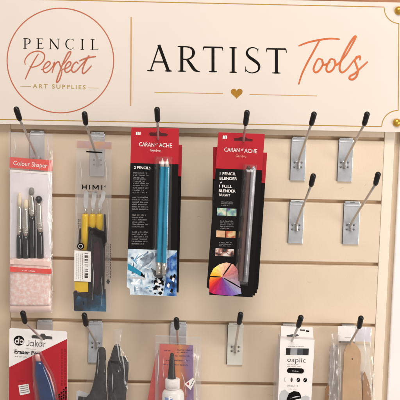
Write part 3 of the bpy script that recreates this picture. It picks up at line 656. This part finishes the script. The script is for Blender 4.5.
G2 = 'stack of blender cards on the fourth hook'
yel = mat('print_yellow', '#ecc04a', .4, var=.08); ora = mat('print_orange', '#e58a3a', .4, var=.1); pea = mat('print_peach', '#e9b79b', .4, var=.08, vscale=60)
pnk = mat('print_rose', '#c8595f', .4, var=.1, vscale=60); mag = mat('print_magenta', '#c02c64', .4, var=.1, vscale=60); vio = mat('print_violet', '#6f4290', .4, var=.1, vscale=60)
lil = mat('print_lilac', '#a49ab4', .4, var=.15, vscale=70); sc_red = mat('print_scarlet', '#cf2f33', .4, var=.1)
def blend_card(q, d, label, front=False):
    b = quadlerp(q, .5, 1); t = thing('blender_pack', label, 'pencil pack', P(*b, d)[0], d, P(*b, d)[1], G2)
    mb = MB(); redcard(mb, q, d, .222)
    if front:
        mb.flat([(233.8, 138.2), (238, 138.2), (241, 136.8), (245.5, 137), (248, 138.7), (252.6, 139), (252.4, 141.4), (234, 140.6)], d+.3, darkred_m)
        for s_, a, b_, h_ in (('CARAN', (224.2, 151.4), (239.4, 152.2), 4.2), ("d'", (240.7, 150.7), (243.3, 150.9), 2.3), ('ACHE', (244.2, 152.5), (257, 153.2), 4.2)): mb.text(s_, a, b_, h_, d+.3, w_m, bold=.004)
        mb.text('Genève', (235.6, 157), (246.2, 157.6), 2.7, d+.3, mat('print_salmon', '#f0a090', .4))
        for i in range(3): mb.flat([(222.9+i*1.5, 135.6+i*.1), (224.1+i*1.5, 135.3), (223.9+i*1.5, 138.6), (222.7+i*1.5, 138.8)], d+.3, w_m)
        for s_, a, b_, y in (('1 PENCIL', 219.8, 235.8, 174.8), ('BLENDER', 219.6, 237, 179.6), ('+', 219.6, 221.6, 183.6), ('1 FULL', 219, 232, 187.4), ('BLENDER', 218.8, 235.6, 192)):
            mb.text(s_, (a, y), (b_, y+.5), 2.9, d+.3, w_m, bold=.015)
        mb.text('BRIGHT', (218.9, 196), (230.2, 196.4), 2.5, d+.3, w_m, bold=.02)
        mb.greek(221, 233, 201, 206, 3, d+.3, grey_m, slope=.02, thick=.38)
        mb.greek(220.5, 233.5, 220, 229, 5, d+.3, grey_m, slope=.02, thick=.38)
        mb.greek(219, 232, 241.5, 246.5, 3, d+.3, grey_m, slope=.02, thick=.38)
        g1 = mat('swatch_green', '#8fb3a5', .4, vscale=90, ramp=[(.38, '#6f5f93'), (.5, '#7fb39c'), (.62, '#d9d0b8')])
        g2 = mat('swatch_warm', '#c0603c', .4, vscale=90, ramp=[(.38, '#8e2f27'), (.5, '#c4694a'), (.62, '#e3c391')])
        g3 = mat('swatch_mixed', '#a08070', .4, vscale=120, ramp=[(.4, '#3c3432'), (.5, '#a8695a'), (.6, '#e0d4cc')])
        mb.flat([(217.2, 207.8), (226.6, 208.3), (226.4, 215.8), (216.9, 215.3)], d+.3, g1); mb.flat([(227.4, 208.4), (236.6, 208.8), (236.3, 216.2), (227.2, 215.8)], d+.3, g1)
        mb.flat([(216.4, 230.4), (225.4, 230.9), (225.2, 237.5), (216.1, 237)], d+.3, mat('swatch_sand', '#dcae85', .4, var=.2, vscale=90)); mb.flat([(226, 230.9), (235.6, 231.4), (235.3, 238), (225.8, 237.5)], d+.3, g2)
        mb.flat([(215.6, 248.2), (234, 249.2), (233.6, 256.6), (215.2, 255.8)], d+.3, g3)
        mb.stroke([(220, 255.4, .6), (224, 251, .6), (229, 254.5, .6)], d+.4, ink_m)
        # colour wheel artwork: wedges round a hub
        O = (222, 277)
        rim = [(209.6, 292), (209.3, 287), (209.3, 281), (210.5, 274.5), (213.5, 268.5), (219.5, 264.2), (226.5, 262.4), (233.5, 264.4), (237.5, 269.5), (238.6, 276), (240, 285), (241.5, 293.5), (232, 295.8), (224, 295.2), (214, 294)]
        cols = ['#b01f3c', '#d8362c', '#e8702c', '#efb636', '#f3d268', '#efcf9c', '#e8b999', '#dd9a8c', '#cf7f80', '#c99a9c', '#b5a3b8', '#8f8fb8', '#6d4fa0', '#8a2f84', '#c0245a']
        NW = 60
        for i in range(NW):
            u = i/NW*15; k = int(u); f = u-k; k2 = (k+1) % 15; g = ((i+1)/NW*15)-k
            a = tuple(rim[k][c]*(1-f)+rim[k2][c]*f for c in (0, 1)); c_ = tuple(rim[k][c]*(1-g)+rim[k2][c]*g for c in (0, 1))
            for r_ in range(4):
                p0, p1 = r_/4, (r_+1)/4
                col = []
                for c in range(3):
                    v = int(cols[k][1+2*c:3+2*c], 16)*(1-f)+int(cols[k2][1+2*c:3+2*c], 16)*f
                    v = v*(.9+.06*r_)+(.5-.5*p0)*(40 if c == 0 else 0); v *= 1+.05*math.sin(i*1.9+r_*2.1); col.append(int(min(255, max(0, v))))
                h_ = '#%02x%02x%02x' % tuple(x//12*12 for x in col)
                L4 = [tuple(O[c]*(1-p)+e[c]*p for c in (0, 1)) for e, p in ((a, p0), (a, p1), (c_, p1), (c_, p0))]
                if r_ == 0: L4 = L4[1:3]+[O]
                mb.flat(L4, d+.3+.0005*i, mat('print_'+h_[1:], h_, .4, var=.04))
        for a in ((209.2, 276.5), (231.5, 263.5), (241, 288)):
            mb.stroke([(O[0]*.9+a[0]*.1, O[1]*.9+a[1]*.1, 1.0), ((O[0]+a[0])/2, (O[1]+a[1])/2, 2.0), (a[0], a[1], 1.4)], d+.55, ink_m, caps=False)
    part(mb, 'card', t)
    if front:
        pencil_rod(t, (248.8, 165.5), (240.4, 281), d+6, 3.6, brownp_m, 4, 0, tipm=brownp_m)
        pencil_rod(t, (253.8, 166), (245.6, 281.6), d+6, 3.9, greyp_m, 4, 0, tipm=greyp_m, hexa=False)
        mb = MB(); blister(mb, q, .58, .88, .19, .93, d, 11); part(mb, 'blister', t)
    else:
        mb = MB(); blister(mb, q, .58, .88, .19, .93, d, 8); part(mb, 'blister', t)
Q2 = [(218.4, 132.3), (264.8, 133.9), (252.6, 297.4), (206.1, 294.6)]
blend_card([(216, 151.5), (267.2, 152.6), (258.2, 289.5), (214, 288)], 44, 'deepest red and black card of the blender stack, peeking out at the right')
blend_card([(213.2, 147), (262, 148.8), (256.8, 293.2), (211, 291.4)], 56, 'middle blender card showing a red corner at the left of the front card')
blend_card([(219.4, 137), (264.2, 138.2), (254.9, 295.6), (211, 293)], 66, 'blender card directly behind the front one, nearly hidden')
blend_card(Q2, 78, 'front blender card with brown and grey pencils and a rainbow wheel print', True)

# ------------------------------------------------------------------ eraser card
dd = 30
t = thing('eraser_pack', 'white and red eraser pen card with a blue pen in a blister', 'eraser pack', P(38, 420, dd)[0], dd, P(38, 430, dd)[1])
mb = MB()
mb.prism([(10.6, 328), (66, 331.4), (67.2, 332.6), (67.8, 436), (8.2, 434), (9.4, 329)], dd-.8, dd, w_m, edge_m)
mb.flat([(9.2, 367.2), (66.9, 339), (67.7, 435.4), (8.4, 433.6)], dd+.15, red_m)
mb.flat([(31.5, 336), (33, 335), (39.5, 335.5), (41.5, 333.5), (44.5, 333.8), (46, 336), (52.4, 336.6), (52.4, 339.4), (46, 339), (44, 340), (41, 339.6), (39, 338.6), (31.8, 338.2)], dd+.3, dgrey_m)
mb.disc((19, 340.6), 8.0, dd+.3, ink_m, rx=8.2)
def ringpts(cx, cy, rx, ry, w, n=26): return [(cx+rx*math.cos(2*math.pi*k/n), cy+ry*math.sin(2*math.pi*k/n), w) for k in range(n)]
mb.stroke(ringpts(16.9, 341.4, 1.75, 1.75, 1.7), dd+.4, w_m, closed=True); mb.stroke(ringpts(21.5, 341.6, 1.75, 1.75, 1.7), dd+.43, w_m, closed=True)
mb.stroke([(18.9, 337.4, 1.6), (18.8, 343.6, 1.6)], dd+.5, w_m, caps=False); mb.stroke([(19.7, 339.2, 1.2), (19.6, 343.6, 1.2)], dd+.54, ink_m, caps=False)
J = .85
mb.stroke(smooth([(29, 340.2, J), (29, 344, J), (28, 345.6, J), (26.6, 345.2, J)], 4), dd+.3, dgrey_m)
for cx in (31.6, 40.3):
    mb.stroke(ringpts(cx, 344+(cx-30)*.05, 1.7, 1.75, J), dd+.3, dgrey_m, closed=True); mb.stroke([(cx+1.75, 342.2, J), (cx+1.75, 346.2, J)], dd+.36, dgrey_m)
mb.stroke([(35.6, 340, J), (35.5, 346.3, J)], dd+.3, dgrey_m); mb.stroke([(37.5, 342.2, J), (35.6, 344.3, J)], dd+.34, dgrey_m); mb.stroke([(35.9, 343.9, J), (37.6, 346.5, J)], dd+.38, dgrey_m)
mb.stroke([(43.9, 342.9, J), (43.8, 346.8, J)], dd+.3, dgrey_m); mb.stroke(smooth([(43.9, 344.2, J), (44.6, 343.2, J), (45.9, 343.1, J)], 4), dd+.34, dgrey_m)
mb.text('Eraser Pen', (14.4, 353.2), (39.6, 355.2), 4.1, dd+.3, ink_m, bold=.025)
mb.greek(15, 30, 355.4, 357.2, 1, dd+.3, grey_m, slope=.06, thick=.5)
mb.greek(26, 38, 348.0, 349.2, 1, dd+.3, grey_m, slope=.06, thick=.4)
mb.flat([(18.4, 385.4), (28.4, 383.8), (30, 393.2), (20, 395.4)], dd+.3, w_m)
for i in range(4): mb.flat([(19.5+i*.3, 386.5+i*2), (27.6+i*.3, 385.2+i*2), (27.7+i*.3, 386+i*2), (19.6+i*.3, 387.3+i*2)], dd+.4, grey_m)
mb.greek(17.6, 25, 380.4, 382.4, 2, dd+.3, mat('print_deep_red', '#7e1218', .5), slope=-.1, thick=.5)
for i, x in enumerate((58.4, 60.6, 62.8, 65)):
    y = 394-i*2.4
    while y < 433:
        e = y+random.uniform(.5, 1.3); mb.flat([(x, y), (x+1.7, y), (x+1.7, e), (x, e)], dd+.3, ink_m)
        if random.random() < .6: mb.flat([(x, e), (x+.5, e), (x+.5, e+.5), (x, e+.5)], dd+.3, ink_m)
        y = e+.5
for x in (61.5, 64.5):
    y = 349
    while y < 386: e = y+random.uniform(1.2, 3); mb.flat([(x, y), (x+1, y), (x+1, e), (x, e)], dd+.3, mat('print_deep_red', '#7e1218', .5)); y = e+.8
part(mb, 'card', t)
mb = MB(); mb.loft([(361, 35.8, 41.5, 7), (366, 35.2, 44.4, 9), (375, 34.9, 48.4, 12), (383, 36.6, 51.6, 13), (392, 38.2, 54.2, 14), (402, 39.6, 56.4, 14), (420, 41.5, 57, 13), (426, 43, 55, 8)], dd+9, bluegel_m, power=.8)
pen = part(mb, 'eraser_pen', t)
mb = MB(); mb.loft([(354.4, 35.4, 39, 3), (356, 35, 39.6, 4.5), (361.6, 35.8, 41.2, 6)], dd+9, mat('pink_tip', '#d9a39c', .4)); mb.build('tip', pen, loc=ORIG[t.name])
mb = MB(); mb.loft([(378, 37.5, 46, 5), (384, 39, 50.4, 9), (392, 40.4, 51.4, 9), (402, 41, 52, 7)], dd+9, mat('navy_core', '#0d2552', .3)); mb.build('refill', pen, loc=ORIG[t.name])
mb = MB(); mb.loft([(351, 33.5, 40, 2), (354, 32.2, 42.5, 14), (362, 32.4, 46.4, 19), (374, 32, 53.4, 22), (386, 33.4, 57, 23), (402, 35, 59.4, 23), (428, 38, 60.4, 20), (430, 38, 60, 3)], dd+9, blister_m, power=.8); part(mb, 'blister', t)

# ------------------------------------------------------------------ gloves
dd = 26
t = thing('glove_pack', 'dark charcoal grey gloves in a crinkled clear bag below the pale hook', 'gloves', P(106, 430, dd)[0], dd, P(106, 430, dd)[1])
mb = MB(); mb.loft([(347.3, 100.2, 103.2, 4), (348.2, 98.8, 104.6, 8), (350.4, 97.6, 105.6, 11), (358, 96.8, 106, 13), (370, 95.9, 106.2, 14), (380, 94, 106.4, 15), (388, 92, 106.6, 15), (394, 89.4, 106.8, 16), (402, 82, 107, 16), (425, 78, 107, 14)], dd+6, gloved_m, power=.9, wob=.5)
part(mb, 'glove', t)
mb = MB(); mb.loft([(356.5, 112, 124, 6), (358, 110, 126, 10), (362, 108, 128.4, 13), (368, 107.3, 128.6, 14), (379, 107.3, 127.9, 15), (392, 107.6, 126.6, 15), (402, 108, 125.6, 15), (425, 108, 125, 13)], dd+4, gloved_m, power=.85, wob=.6)
mb.loft([(344.2, 115.6, 118.4, 3), (346, 114, 119.6, 7), (351, 112, 120.4, 9), (358, 110, 120.4, 11), (370, 108.6, 119.6, 10), (384, 108.4, 118.6, 7), (396, 109, 117, 3)], dd+9, gloved_m, power=.9, wob=.5)
part(mb, 'glove', t)
mb = MB(); mb.prism([(76.6, 391), (79, 390.4), (89, 393.8), (90, 396), (88, 404), (75.6, 404)], dd-2, dd-1, lgrey_m)
mb.flat([(78.4, 396.2), (88.6, 397.4), (88.6, 404), (77.5, 404)], dd-.8, dgrey_m); part(mb, 'label_tab', t)
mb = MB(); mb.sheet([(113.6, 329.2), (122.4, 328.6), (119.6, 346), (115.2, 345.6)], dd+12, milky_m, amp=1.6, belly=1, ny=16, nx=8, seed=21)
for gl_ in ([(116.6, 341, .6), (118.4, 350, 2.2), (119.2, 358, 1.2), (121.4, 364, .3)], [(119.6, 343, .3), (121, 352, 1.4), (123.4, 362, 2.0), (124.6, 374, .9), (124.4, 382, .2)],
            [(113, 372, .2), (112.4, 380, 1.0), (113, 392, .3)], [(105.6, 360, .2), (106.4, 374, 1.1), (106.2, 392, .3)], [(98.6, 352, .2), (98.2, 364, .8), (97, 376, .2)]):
    mb.stroke(smooth(gl_, 6), dd+20.5, glint_m, caps=False)  # tapered pale strokes painting highlights on the bag film
mb.sheet([(115.4, 345), (119.4, 345), (128.6, 362), (108, 360)], dd+13, film_m, amp=2, belly=2, ny=16, seed=25)
mb.sheet([(108, 358), (128.5, 361), (127, 425), (107, 425)], dd+13, film_m, amp=3, belly=3, seed=22, freq=.08)
mb.sheet([(94.5, 346), (107, 345), (107.6, 425), (77, 425)], dd+14, film_m, amp=2, belly=2, seed=23, freq=.08)
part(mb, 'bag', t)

# ------------------------------------------------------------------ glue bottle bag
dd = 28
t = thing('glue_pack', 'clear bag with white glue bottle, black nozzle and red orange purple card', 'glue pack', P(177, 430, dd)[0], dd, P(177, 430, dd)[1])
mb = MB()
rain = mat('sunset_card', '#c86a50', .45)
nt = rain.node_tree; N = nt.nodes; L = nt.links
tc = N.new('ShaderNodeTexCoord'); sx = N.new('ShaderNodeSeparateXYZ'); L.new(tc.outputs['Generated'], sx.inputs[0])
nz = N.new('ShaderNodeTexNoise'); nz.inputs['Scale'].default_value = 5; L.new(tc.outputs['Generated'], nz.inputs['Vector'])
ad = N.new('ShaderNodeMath'); ad.operation = 'MULTIPLY_ADD'; ad.inputs[1].default_value = .35; L.new(nz.outputs['Fac'], ad.inputs[0]); L.new(sx.outputs[0], ad.inputs[2])
cr = N.new('ShaderNodeValToRGB'); e = cr.color_ramp.elements; e[0].position = .3; e[0].color = lin('#c8625e'); e[1].position = 1.15 if False else 1.0; e[1].color = lin('#86688e')
for p_, h_ in ((.55, '#cf6f58'), (.72, '#d08a58'), (.9, '#a8665e')): q = e.new(p_); q.color = lin(h_)
L.new(ad.outputs[0], cr.inputs['Fac']); L.new(cr.outputs['Color'], N['Principled BSDF'].inputs['Base Color'])
mb.prism([(159.6, 343.8), (193.2, 345.4), (193.8, 425), (158, 425)], dd-.6, dd, rain)
purp = mat('print_purple', '#4b2a55', .5)
for a, b_, y, n in ((164.5, 174, 349.2, 1), (177, 192.6, 348.6, 2), (175, 190, 354.5, 1), (166, 192, 359, 1), (163.5, 193, 363.2, 1)): mb.greek(a, b_, y, y+2.3*n, n, dd+.2, purp, slope=.02, thick=.5)
part(mb, 'card', t)
mb = MB(); mb.prism([(155.6, 357), (158.6, 350), (159, 425), (143.5, 425), (147.6, 400), (151.5, 378)], dd-9, dd-6, mat('coral_sheet', '#cf6660', .5, var=.1)); part(mb, 'coral_sheet', t)
mb = MB(); mb.loft([(388.4, 167.2, 179, 15), (390.4, 163.6, 182.4, 24), (393, 162.2, 184, 28), (400, 161.8, 184.4, 29), (425, 161.6, 184.4, 29)], dd+17, mat('bottle_plastic', '#ece6e0', .3, var=.02, spec=.5)); bot = part(mb, 'bottle', t)
mb = MB(); mb.loft([(378.4, 166, 179, 18), (379.2, 165.2, 179.9, 21), (387.6, 165.2, 180, 21), (388.4, 165.8, 179.4, 19)], dd+17, w_m)
mb.build('screw_cap', bot, loc=ORIG[t.name])
mb = MB(); mb.loft([(353.2, 170.8, 173.0, 3), (354, 170.1, 173.8, 5), (356, 170, 174, 5.5), (356.6, 169.6, 174.3, 6), (366, 168.8, 174.8, 8), (377, 167.6, 175.6, 11), (378.6, 167.4, 176, 11.5)], dd+17, mat('black_nozzle', '#262221', .35)); mb.build('nozzle', bot, loc=ORIG[t.name])
mb = MB(); mb.loft([(395.2, 163.6, 176, 30), (425, 163.4, 176.4, 30.4)], dd+17.6, mat('blue_label', '#8298c4', .4, var=.1)); mb.text('P', (168.5, 400.5), (172.6, 400.6), 5, dd+33.2, w_m, bold=.03); mb.build('bottle_label', bot, loc=ORIG[t.name])
mb = MB(); mb.prism([(184.4, 384), (193, 377.6), (195.2, 381), (190.6, 390)], dd+8, dd+8.6, w_m)
mb.flat([(186.3, 384), (189, 382), (188.8, 385.4)], dd+8.8, red_m); mb.stroke([(190.6, 386, .8), (193.6, 380.4, .8)], dd+8.8, ink_m, caps=False); part(mb, 'diamond_tag', t)
mb = MB(); mb.sheet([(155.4, 334.8), (201.4, 337.2), (199, 425), (155.4, 425)], dd+24, film_m, amp=3.0, belly=8, seed=31, freq=.07)
mb.sheet([(155.4, 335), (201.4, 337.4), (201, 425), (155, 425)], dd-2.5, milky_m, amp=1.2, belly=0, seed=32)
mb.stroke([(155.6, 335.4, 2.2), (201.2, 337.8, 2.2)], dd+26, milky_m, caps=False); mb.stroke([(156.4, 342.4, 1.4), (200.4, 344.2, 1.4)], dd+26.5, milky_m, caps=False)
part(mb, 'bag', t)

# ------------------------------------------------------------------ marker box
dd = 46
t = thing('marker_box', 'narrow white box of markers with a grey swatch strip and black pill', 'marker box', P(296, 430, 30)[0], 20, P(296, 430, 30)[1])
mb = MB()
Fq = [(280.4, 338.2), (314.6, 339.8), (309.6, 432), (276.8, 431)]
w = [P(x, y, dd) for x, y in Fq]
mb.prism(w, 18, dd, w_m, mat('box_side', '#cfc6c2', .3, var=.12, vscale=50), world=True)
box = part(mb, 'carton', t, bevel=.6)
mb = MB(); d = dd+.2
gs = [('#262424', 286.2, 290.6), ('#9a9a9c', 290.6, 297.4), ('#4f5255', 297.4, 303), ('#2b2b2c', 303, 308.8)]
for i, (h_, a, b_) in enumerate(gs): mb.flat([(a, 348.1+(a-286)*.02), (b_, 348.1+(b_-286)*.02), (b_-.3, 354.8+(b_-286)*.02), (a-.3, 354.8+(a-286)*.02)], d, mat('marker_swatch_'+'abcd'[i], h_, .2, var=.2, vscale=90))
mb.greek(288, 308, 345.4, 346.8, 1, d, grey_m, slope=.02, thick=.4)
mb.text('oaplic', (287.2, 361.8), (305.6, 362.6), 5.4, d, dgrey_m, bold=-.006)
mb.greek(287.2, 303, 363.6, 367, 2, d, grey_m, slope=.02, thick=.4)
pl = [(289, 368), (302, 368.4), (303.6, 369.4), (304, 371), (303.4, 372.8), (302, 373.6), (289, 373.1), (287.4, 372.2), (286.9, 370.6), (287.6, 368.8)]
mb.flat(pl, d, ink_m); mb.greek(292.4, 299.6, 370, 371.8, 1, d+.15, lgrey_m, slope=.03, thick=.6)
for i, x in enumerate((285.2, 291.6, 298.4, 305.2)):
    mb.disc((x, 379.6+i*.15), 3.6, d, lgrey_m if i == 0 else dgrey_m if i == 1 else ink_m, rx=(1.5, 1.6, 2.8, 2.9)[i])
    if i > 1: mb.stroke([(x-1, 381, .7), (x+1, 378, .7)], d+.15, lgrey_m, caps=False)
    if i == 0: mb.disc((x+.6, 379.6), 3.0, d+.12, w_m, rx=1.3)
mb.greek(287, 301, 384, 387, 1, d, grey_m, slope=.02)
mb.greek(288, 299, 388, 389.6, 1, d, lgrey_m, slope=.02, thick=.5)
mb.flat([(281.5, 391), (285, 389.6), (289, 393), (290, 400), (285, 404), (279, 402), (279.4, 395)], d, lgrey_m)
mb.flat([(301.5, 397), (306, 395.4), (309.5, 397), (309.5, 408), (301, 408)], d, lgrey_m)
mb.flat([(286.6, 399), (289, 393.4), (294, 391), (299, 392), (300.8, 395), (301.2, 398.4), (296, 399.4), (292, 401), (289, 410), (301, 412), (286, 412)], d+.1, ink_m)
mb.flat([(290, 398.5), (296, 396), (300.5, 396.6), (296, 397.4)], d+.25, lgrey_m)
part(mb, 'front_print', t)
mb = MB(); mb.prism([(281.2, 326.2), (312.6, 327.4), (313.8, 341), (280.8, 339.8)], 33, 34, w_m)
mb.flat([(286.6, 335.2), (293, 334.2), (298, 334.4), (299, 336), (293, 337), (287, 336.8)], 34.2, dgrey_m); mb.flat([(300, 329.4), (305, 329.6), (305, 330.8), (300, 330.6)], 34.2, ink_m); mb.flat([(306, 330.2), (309.4, 330.6), (309.2, 332), (306, 331.6)], 34.2, ink_m)
part(mb, 'hang_tab', t)
mb = MB(); mb.sheet([(275, 341), (281.5, 338), (278, 425), (272, 425)], 34, milky_m, amp=1.5, belly=0, seed=41, nx=6); part(mb, 'film_wrap', t)

# ------------------------------------------------------------------ wooden tool
dd = 26
t = thing('wooden_tool_pack', 'clear bag holding a flat pale wooden modelling tool with a small hole', 'wooden tool', P(352, 430, dd)[0], dd, P(352, 430, dd)[1])
def outline(rows): return [(xl, y) for y, xl, xr in rows]+[(xr, y) for y, xl, xr in rows[::-1]]
rows = [(342.8, 350.4, 353), (344.4, 348.4, 355.4), (347.5, 346, 358.2), (351, 344.5, 360.2), (355, 343.8, 361), (362, 343.8, 361), (366, 343.9, 360.4), (369.5, 343.7, 360), (374, 343.1, 360.6), (384, 342.6, 361.6), (400, 342.4, 362.2), (425, 342.6, 362.2)]
mb = MB(); mb.prism(outline(rows), dd, dd+4, wood_m); mb.disc((352.4, 359), 1.3, dd+4.15, woodd_m); part(mb, 'wooden_blade', t, bevel=1.8)
mb = MB(); mb.prism([(362.6, 376), (365, 372), (369, 383), (371.4, 395), (371.8, 425), (363, 425)], dd-5, dd-2, mat('dark_wood', '#a37a56', .5, var=.1)); part(mb, 'wooden_blade', t, bevel=1, label='narrow second wooden blade behind')
mb = MB(); mb.prism([(338, 326.2), (355, 326.4), (355, 341.6), (338, 340.8)], dd-1, dd-.3, w_m)
mb.prism([(355.4, 326.6), (371.2, 327.4), (371.2, 342), (355.4, 341.2)], dd-1.2, dd-.6, mat('lilac_grey_card', '#d9d2d6', .3, var=.1, vscale=50))
mb.flat([(345, 337), (353, 337.4), (353, 338.2), (345, 337.8)], dd, lgrey_m); part(mb, 'header_card', t)
mb = MB(); mb.prism([(338.4, 343), (370, 344.2), (373, 425), (337.6, 425)], dd-8, dd-7.5, mat('inner_card', '#d9cab8', .5, var=.05)); part(mb, 'backing_card', t)
mb = MB(); mb.sheet([(337.4, 325.8), (371.8, 327.2), (376.4, 425), (336.6, 425)], dd+9, film_m, amp=3, belly=2, seed=51, freq=.08)
mb.sheet([(331.5, 334), (339, 332), (340, 425), (327, 425)], dd, milky_m, amp=4, belly=0, seed=52, freq=.12, nx=10)
mb.sheet([(329.5, 346), (338, 344), (337, 425), (326, 425)], dd-10, greyfilm_m, amp=3, belly=0, seed=53, freq=.12, nx=10)
part(mb, 'bag', t)
mb = MB(); mb.prism([(325.4, 390), (327.4, 386), (329.4, 384), (330, 425), (324.6, 425)], dd-12, dd-9, mat('dark_wood', '#a37a56')); part(mb, 'wooden_blade', t, bevel=1)

# thin pale strokes that paint glints along crease lines of the clear bags
def crease_glints(parent, rows, dcr):
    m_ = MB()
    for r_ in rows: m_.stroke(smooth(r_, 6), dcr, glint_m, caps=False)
    part(m_, 'bag_crease_glint', parent)
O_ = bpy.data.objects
crease_glints(O_['palette_knife_pack'], [[(80, 160, .2), (81.4, 172, 1.0), (80.6, 184, .2)], [(104, 158, .2), (106.6, 170, 1.2), (106, 183, .3)], [(98.6, 194, .2), (99.2, 204, .8), (98.8, 211, .2)],
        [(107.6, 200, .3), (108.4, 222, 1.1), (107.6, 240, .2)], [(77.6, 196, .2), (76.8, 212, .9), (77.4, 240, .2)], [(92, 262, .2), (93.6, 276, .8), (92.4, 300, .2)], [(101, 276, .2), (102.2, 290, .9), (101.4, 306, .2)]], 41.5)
crease_glints(O_['glue_pack'], [[(157.6, 350, .4), (158.6, 366, 1.6), (157, 384, .3)], [(196, 346, .4), (197.6, 362, 2.0), (195.6, 376, .6), (196.8, 396, 1.6)], [(181, 372, .2), (184, 380, 1.2), (186, 396, .3)], [(164, 357, .2), (163, 368, .9), (164, 380, .2)]], 62)
crease_glints(O_['wooden_tool_pack'], [[(364, 346, .4), (366, 358, 1.5), (364, 372, .3)], [(368, 352, .3), (370.4, 372, 1.4), (372.4, 396, .3)], [(341, 346, .3), (340, 366, 1.3), (340.6, 392, .3)], [(333, 350, .3), (334.4, 366, 1.6), (332, 388, .4)]], 39)
crease_glints(O_['brush_pack'], [[(11.6, 180, .2), (11.2, 200, .9), (11.8, 230, .2)], [(50, 184, .2), (50.6, 210, 1.3), (49.6, 246, .3)], [(14, 138, .3), (15.4, 146, 1.2), (14.2, 154, .2)], [(47, 139, .3), (48.4, 147, 1.1), (47.6, 157, .2)]], 40)
# moulded ribs round the bottle cap
capx0, capz0 = P(165.6, 387, 45); capx1, capz1 = P(179.6, 380, 45); m_ = MB(); rc = (capx1-capx0)/2; cxm = (capx0+capx1)/2
for k in range(21):
    a_ = math.pi*(k+.5)/21; x_ = cxm-rc*1.0*math.cos(a_); d_ = 45+10.6*math.sin(a_)
    m_.tube([(x_, d_, capz0+.4), (x_, d_, capz1-.6)], .42, w_m, n=6)
o = m_.build('cap_ribs', O_['bottle'], loc=ORIG['glue_pack'])

# ------------------------------------------------------------------ lamps
def lamp(name, loc, tgt, size, energy, col):
    ld = bpy.data.lights.new(name, 'AREA'); ld.shape = 'RECTANGLE'; ld.size, ld.size_y = size; ld.energy = energy; ld.color = col
    o = bpy.data.objects.new(name, ld); C.objects.link(o); o.location = [c*S for c in loc]
    o.rotation_euler = (Vector(tgt)-Vector(loc)).to_track_quat('-Z', 'Y').to_euler(); return o
lamp('ceiling_lamp', (180, -1350, 1450), (20, 0, -140), (1.3, .7), 32, (1, .965, .925))
lamp('window_lamp', (1500, -1000, -250), (200, 0, -250), (.6, .8), 14, (1, .96, .92))
w = bpy.data.worlds.new('World'); sc.world = w; w.use_nodes = True
bg = w.node_tree.nodes['Background']; bg.inputs[0].default_value = (1, .965, .93, 1); bg.inputs[1].default_value = .47
sc.view_settings.view_transform = 'Standard'; sc.view_settings.look = 'None'; sc.view_settings.exposure = 0
sc.cycles.transparent_max_bounces = 24
